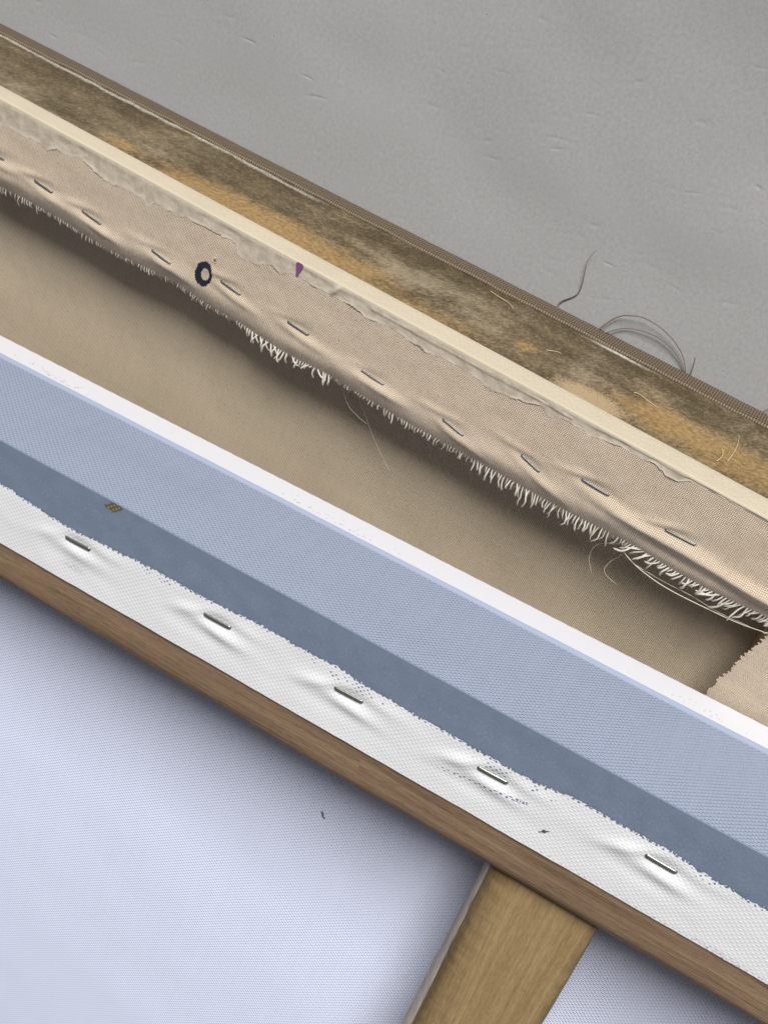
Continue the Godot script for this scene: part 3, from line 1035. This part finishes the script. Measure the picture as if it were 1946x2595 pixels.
func build_blue_canvas():
	var base := RAW_THICK + 0.3
	var root := thing("blue_canvas", "white primed canvas with blue painted edge and brown stretcher, lying face down on top", "canvas", Vector3(0.0, base, 0.0) * MM)
	var lift := BLUE_THICK
	var size := PRIM_N * PRIM_PX
	var nrm := normal_from(prim_h, size, size, 8.0)

	# painted side, ending in a lip of paint; bare primed band below it
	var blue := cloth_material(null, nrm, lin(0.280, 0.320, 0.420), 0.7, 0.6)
	blue.vertex_color_use_as_albedo = true
	var side_fn := func(u: float, v: float) -> Vector3:
		if v < 0.5:
			# small rounded corner towards the back
			var a := v / 0.5 * PI * 0.5
			return Vector3(u, -0.35 + 0.35 * cos(a), 0.35 - 0.35 * sin(a))
		var y := -0.35 - (v - 0.5)
		var z := 0.10 * n_low.get_noise_2d(u, y)
		z -= 0.95 * exp(-pow((y + 49.4) / 0.75, 2.0))
		if y < -49.9:
			z += 0.75 * smoothstep(-49.9, -51.2, y)
		return Vector3(u, y, z)
	var side_uv := func(u: float, v: float) -> Vector2: return Vector2(u / PRIM_TILE.x, v / PRIM_TILE.y)
	var side_col := func(u: float, v: float) -> Color:
		var g := 1.0 + 0.05 * n_low.get_noise_2d(u * 0.7, v * 1.5)
		return Color(g, g, g)
	var vs := steps(0.5, 47.5, 1.0)
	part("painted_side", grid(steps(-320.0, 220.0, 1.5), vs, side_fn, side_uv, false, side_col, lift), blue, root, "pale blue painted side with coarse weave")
	var lip := cloth_material(null, null, lin(0.280, 0.320, 0.420), 1.0, 0.7)
	var edge_paint := cloth_material(null, null, lin(0.175, 0.212, 0.290), 1.0, 0.9)
	part("paint_edge", grid(steps(-320.0, 220.0, 1.5), PackedFloat32Array([0.0, 0.12, 0.25, 0.37, 0.5]), side_fn, side_uv, false, null, lift), edge_paint, root, "smooth painted corner between side and back")
	part("paint_lip", grid(steps(-320.0, 220.0, 1.5), steps(47.5, 50.7, 0.16), side_fn, side_uv, false, null, lift), lip, root, "smooth rounded lip of blue paint")
	var white := cloth_material(null, normal_from(prim_h, size, size, 1.6), lin(0.62, 0.615, 0.65), 0.4, 0.7)
	var band_fn := func(u: float, v: float) -> Vector3:
		var z := 0.40
		if v < -63.6:
			z += 1.6 * (1.0 - sqrt(maxf(0.0, 1.0 - pow((-63.6 - v) / 1.6, 2.0))))
		return Vector3(u, v, z)
	var bv := steps(-50.2, -63.4, 3.0)
	bv.append_array(steps(-63.6, -65.2, 0.2))
	var band_uv := func(u: float, v: float) -> Vector2: return Vector2(u / PRIM_TILE.x * 2.0, v / PRIM_TILE.y * 2.0)
	part("unpainted_edge", grid(steps(-320.0, 220.0, 4.0), bv, band_fn, band_uv, false, null, lift), white, root, "smooth white strip along the front edge")
	# scuffs of blue-grey on the white strip
	var scuff := StandardMaterial3D.new()
	scuff.albedo_color = lin(0.42, 0.43, 0.50)
	scuff.roughness = 0.9
	var st := SurfaceTool.new()
	st.begin(Mesh.PRIMITIVE_TRIANGLES)
	for c in [[-180.0, 26], [-172.0, 22], [-58.0, 34], [-40.0, 10], [92.0, 16]]:
		for k in int(c[1]):
			var sx: float = c[0] + rng.randfn(0.0, 9.0)
			var sy := -52.6 - absf(rng.randfn(0.0, 1.8)) - 0.12 * maxf(0.0, c[0] + 20.0 - sx) * 0.3
			var l := rng.randf_range(0.12, 0.7)
			var h := rng.randf_range(0.05, 0.13)
			var pts := PackedVector3Array([Vector3(sx - l, sy, 0.39), Vector3(sx, sy + h, 0.385), Vector3(sx + l, sy - h * 0.4, 0.39), Vector3(sx, sy - h, 0.385)])
			for i in [0, 1, 2, 0, 2, 3]:
				var p: Vector3 = pts[i]
				st.set_normal(Vector3(0, 0, -1))
				st.add_vertex(Vector3(p.x, p.y + lift, p.z) * MM)
	var sc := part("scuff_marks", st.commit(), scuff, root)
	sc.set_meta("kind", "stuff")

	# cloth folded over the back
	var fold := StandardMaterial3D.new()
	fold.albedo_texture = fold_texture()
	fold.normal_enabled = true
	fold.normal_texture = fold_normal
	fold.normal_scale = 0.8
	fold.roughness = 0.62
	fold.metallic_specular = 0.3
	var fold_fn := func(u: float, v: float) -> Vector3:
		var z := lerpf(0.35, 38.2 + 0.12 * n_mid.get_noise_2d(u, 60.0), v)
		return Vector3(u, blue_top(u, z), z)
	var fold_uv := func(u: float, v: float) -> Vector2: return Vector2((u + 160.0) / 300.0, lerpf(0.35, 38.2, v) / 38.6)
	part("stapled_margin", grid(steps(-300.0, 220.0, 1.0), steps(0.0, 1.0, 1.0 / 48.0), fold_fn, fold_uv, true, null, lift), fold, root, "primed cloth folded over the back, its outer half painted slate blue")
	# cut edge of the cloth, a little proud of the wood
	var cut_fn := func(u: float, v: float) -> Vector3:
		var z := 38.2 + 0.12 * n_mid.get_noise_2d(u, 60.0)
		return Vector3(u, lerpf(blue_top(u, z), -0.95, v), z - 0.12 * v)
	var cut_mat := cloth_material(null, null, lin(0.45, 0.42, 0.38), 1.0)
	part("cut_edge", grid(steps(-300.0, 220.0, 1.0), count(2), cut_fn, null, true, null, lift), cut_mat, root)

	# stretcher bar with its rounded inner edge
	var wood := StandardMaterial3D.new()
	wood.albedo_texture = wood_texture(Vector3(0.290, 0.198, 0.124), Vector3(0.125, 0.076, 0.046), 17, 0.9)
	wood.normal_enabled = true
	wood.normal_texture = wood_normal(5)
	wood.normal_scale = 0.5
	wood.roughness = 0.55
	wood.metallic_specular = 0.35
	var prof := PackedVector2Array([Vector2(1.2, -50.0), Vector2(1.2, -1.6), Vector2(2.0, -0.9), Vector2(37.0, -0.9), Vector2(40.0, -0.92), Vector2(44.0, -1.0), Vector2(48.0, -1.25)])
	for i in 10:
		var a := i / 9.0 * PI * 0.5
		prof.append(Vector2(49.0 + 8.6 * sin(a), -10.0 + 8.7 * cos(a)))
	prof.append_array([Vector2(57.6, -20.0), Vector2(57.5, -34.0), Vector2(57.0, -46.0), Vector2(55.0, -50.0), Vector2(1.2, -50.0)])
	var len_ := PackedFloat32Array([0.0])
	for i in range(1, prof.size()):
		len_.append(len_[i - 1] + prof[i].distance_to(prof[i - 1]))
	var bar_fn := func(u: float, v: float) -> Vector3:
		var q := prof[int(v)]
		var wob := 0.0
		if q.x > 47.0:
			wob = 0.7 * n_low.get_noise_2d(u * 0.6, 600.0) + 0.18 * n_mid.get_noise_2d(u * 0.6, 610.0)
		return Vector3(u, q.y, q.x + wob)
	var bar_uv := func(u: float, v: float) -> Vector2: return Vector2(u / 300.0, len_[int(v)] / 40.0)
	part("stretcher_bar", grid(steps(-320.0, 220.0, 3.0), count(prof.size()), bar_fn, bar_uv, false, null, lift), wood, root, "brown wooden stretcher bar with rounded inner edge")

	# cross brace butting against it
	var wood2 := StandardMaterial3D.new()
	wood2.albedo_texture = wood_texture(Vector3(0.375, 0.272, 0.145), Vector3(0.235, 0.155, 0.074), 29, 0.55)
	wood2.normal_enabled = true
	wood2.normal_texture = wood_normal(8)
	wood2.normal_scale = 0.5
	wood2.roughness = 0.6
	wood2.metallic_specular = 0.3
	var bp := PackedVector2Array([Vector2(48.0, -44.0), Vector2(47.3, -30.0), Vector2(47.1, -18.0), Vector2(47.8, -12.5), Vector2(48.8, -10.0), Vector2(49.8, -8.3), Vector2(50.6, -7.3), Vector2(52.4, -6.9), Vector2(56.0, -6.8), Vector2(62.0, -6.8), Vector2(70.0, -6.8), Vector2(78.0, -6.8), Vector2(83.0, -6.9), Vector2(84.6, -7.2), Vector2(85.9, -8.0), Vector2(86.6, -9.4), Vector2(86.7, -14.0), Vector2(86.6, -30.0), Vector2(86.0, -44.0), Vector2(48.2, -44.0)])
	var bl := PackedFloat32Array([0.0])
	for i in range(1, bp.size()):
		bl.append(bl[i - 1] + bp[i].distance_to(bp[i - 1]))
	var brace_fn := func(u: float, v: float) -> Vector3:
		var q := bp[int(v)]
		var c := 67.0
		var w := 0.16 * n_mid.get_noise_2d(u * 0.5, q.x + 40.0)
		# the end was cut a touch short at the right corner
		var z := u
		if u < 58.5 and q.x > 80.0:
			z += 0.5
		if q.x < 48.0 and q.y > -45.0 and int(v) < 5:
			w -= minf((u - 58.0) * 0.016, 2.0)
		return Vector3(q.x + w - (u - 58.0) * 0.012, q.y, z)
	var brace_uv := func(u: float, v: float) -> Vector2: return Vector2(u / 300.0, bl[int(v)] / 40.0)
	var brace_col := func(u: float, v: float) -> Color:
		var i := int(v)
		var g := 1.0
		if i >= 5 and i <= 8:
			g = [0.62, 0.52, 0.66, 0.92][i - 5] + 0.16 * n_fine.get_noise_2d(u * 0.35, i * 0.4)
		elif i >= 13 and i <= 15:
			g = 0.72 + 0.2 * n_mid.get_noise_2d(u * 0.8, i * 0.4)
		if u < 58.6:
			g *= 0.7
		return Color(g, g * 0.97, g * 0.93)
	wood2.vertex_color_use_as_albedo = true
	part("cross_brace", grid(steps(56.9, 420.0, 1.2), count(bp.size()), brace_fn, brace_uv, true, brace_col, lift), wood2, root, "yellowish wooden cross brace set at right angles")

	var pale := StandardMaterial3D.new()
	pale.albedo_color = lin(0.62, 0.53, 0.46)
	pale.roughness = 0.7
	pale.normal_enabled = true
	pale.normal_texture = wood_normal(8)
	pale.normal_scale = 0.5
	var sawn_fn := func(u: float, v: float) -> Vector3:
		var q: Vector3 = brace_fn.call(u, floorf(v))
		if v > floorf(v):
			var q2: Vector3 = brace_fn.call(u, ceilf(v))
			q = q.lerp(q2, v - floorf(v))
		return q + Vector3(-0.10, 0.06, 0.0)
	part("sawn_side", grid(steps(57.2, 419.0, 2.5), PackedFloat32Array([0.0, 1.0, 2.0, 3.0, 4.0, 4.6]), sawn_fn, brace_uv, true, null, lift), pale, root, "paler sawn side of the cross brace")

	# back of the painted face, deep in the frame
	var lav := cloth_material(null, nrm, lin(0.755, 0.795, 0.985), 0.5, 0.75)
	var floor_fn := func(u: float, v: float) -> Vector3: return Vector3(u, -53.0 + 0.4 * n_low.get_noise_2d(u * 0.5, v * 0.5), v)
	part("inner_canvas", grid(steps(-320.0, 220.0, 5.0), steps(52.0, 460.0, 5.0), floor_fn, side_uv, true, null, lift), lav, root, "bluish white back of the canvas inside the frame")

	var steel := StandardMaterial3D.new()
	steel.albedo_color = lin(0.30, 0.315, 0.28)
	steel.metallic = 0.8
	steel.roughness = 0.33
	for s in BLUE_STAPLES:
		part("staple", staple_mesh(s, 0.66, 0.34, blue_top, lift), steel, root)
	# a fleck of dark fluff on the white cloth inside
	var fluff := StandardMaterial3D.new()
	fluff.albedo_color = lin(0.10, 0.11, 0.16)
	fluff.roughness = 1.0
	part("lint_speck", tube(smooth_curve([Vector3(-19.8, -52.6, 118.6), Vector3(-18.9, -52.3, 119.6), Vector3(-18.6, -52.4, 120.4), Vector3(-17.6, -52.6, 120.9)], 3), 0.5, 0.25, 6, lift), fluff, root)
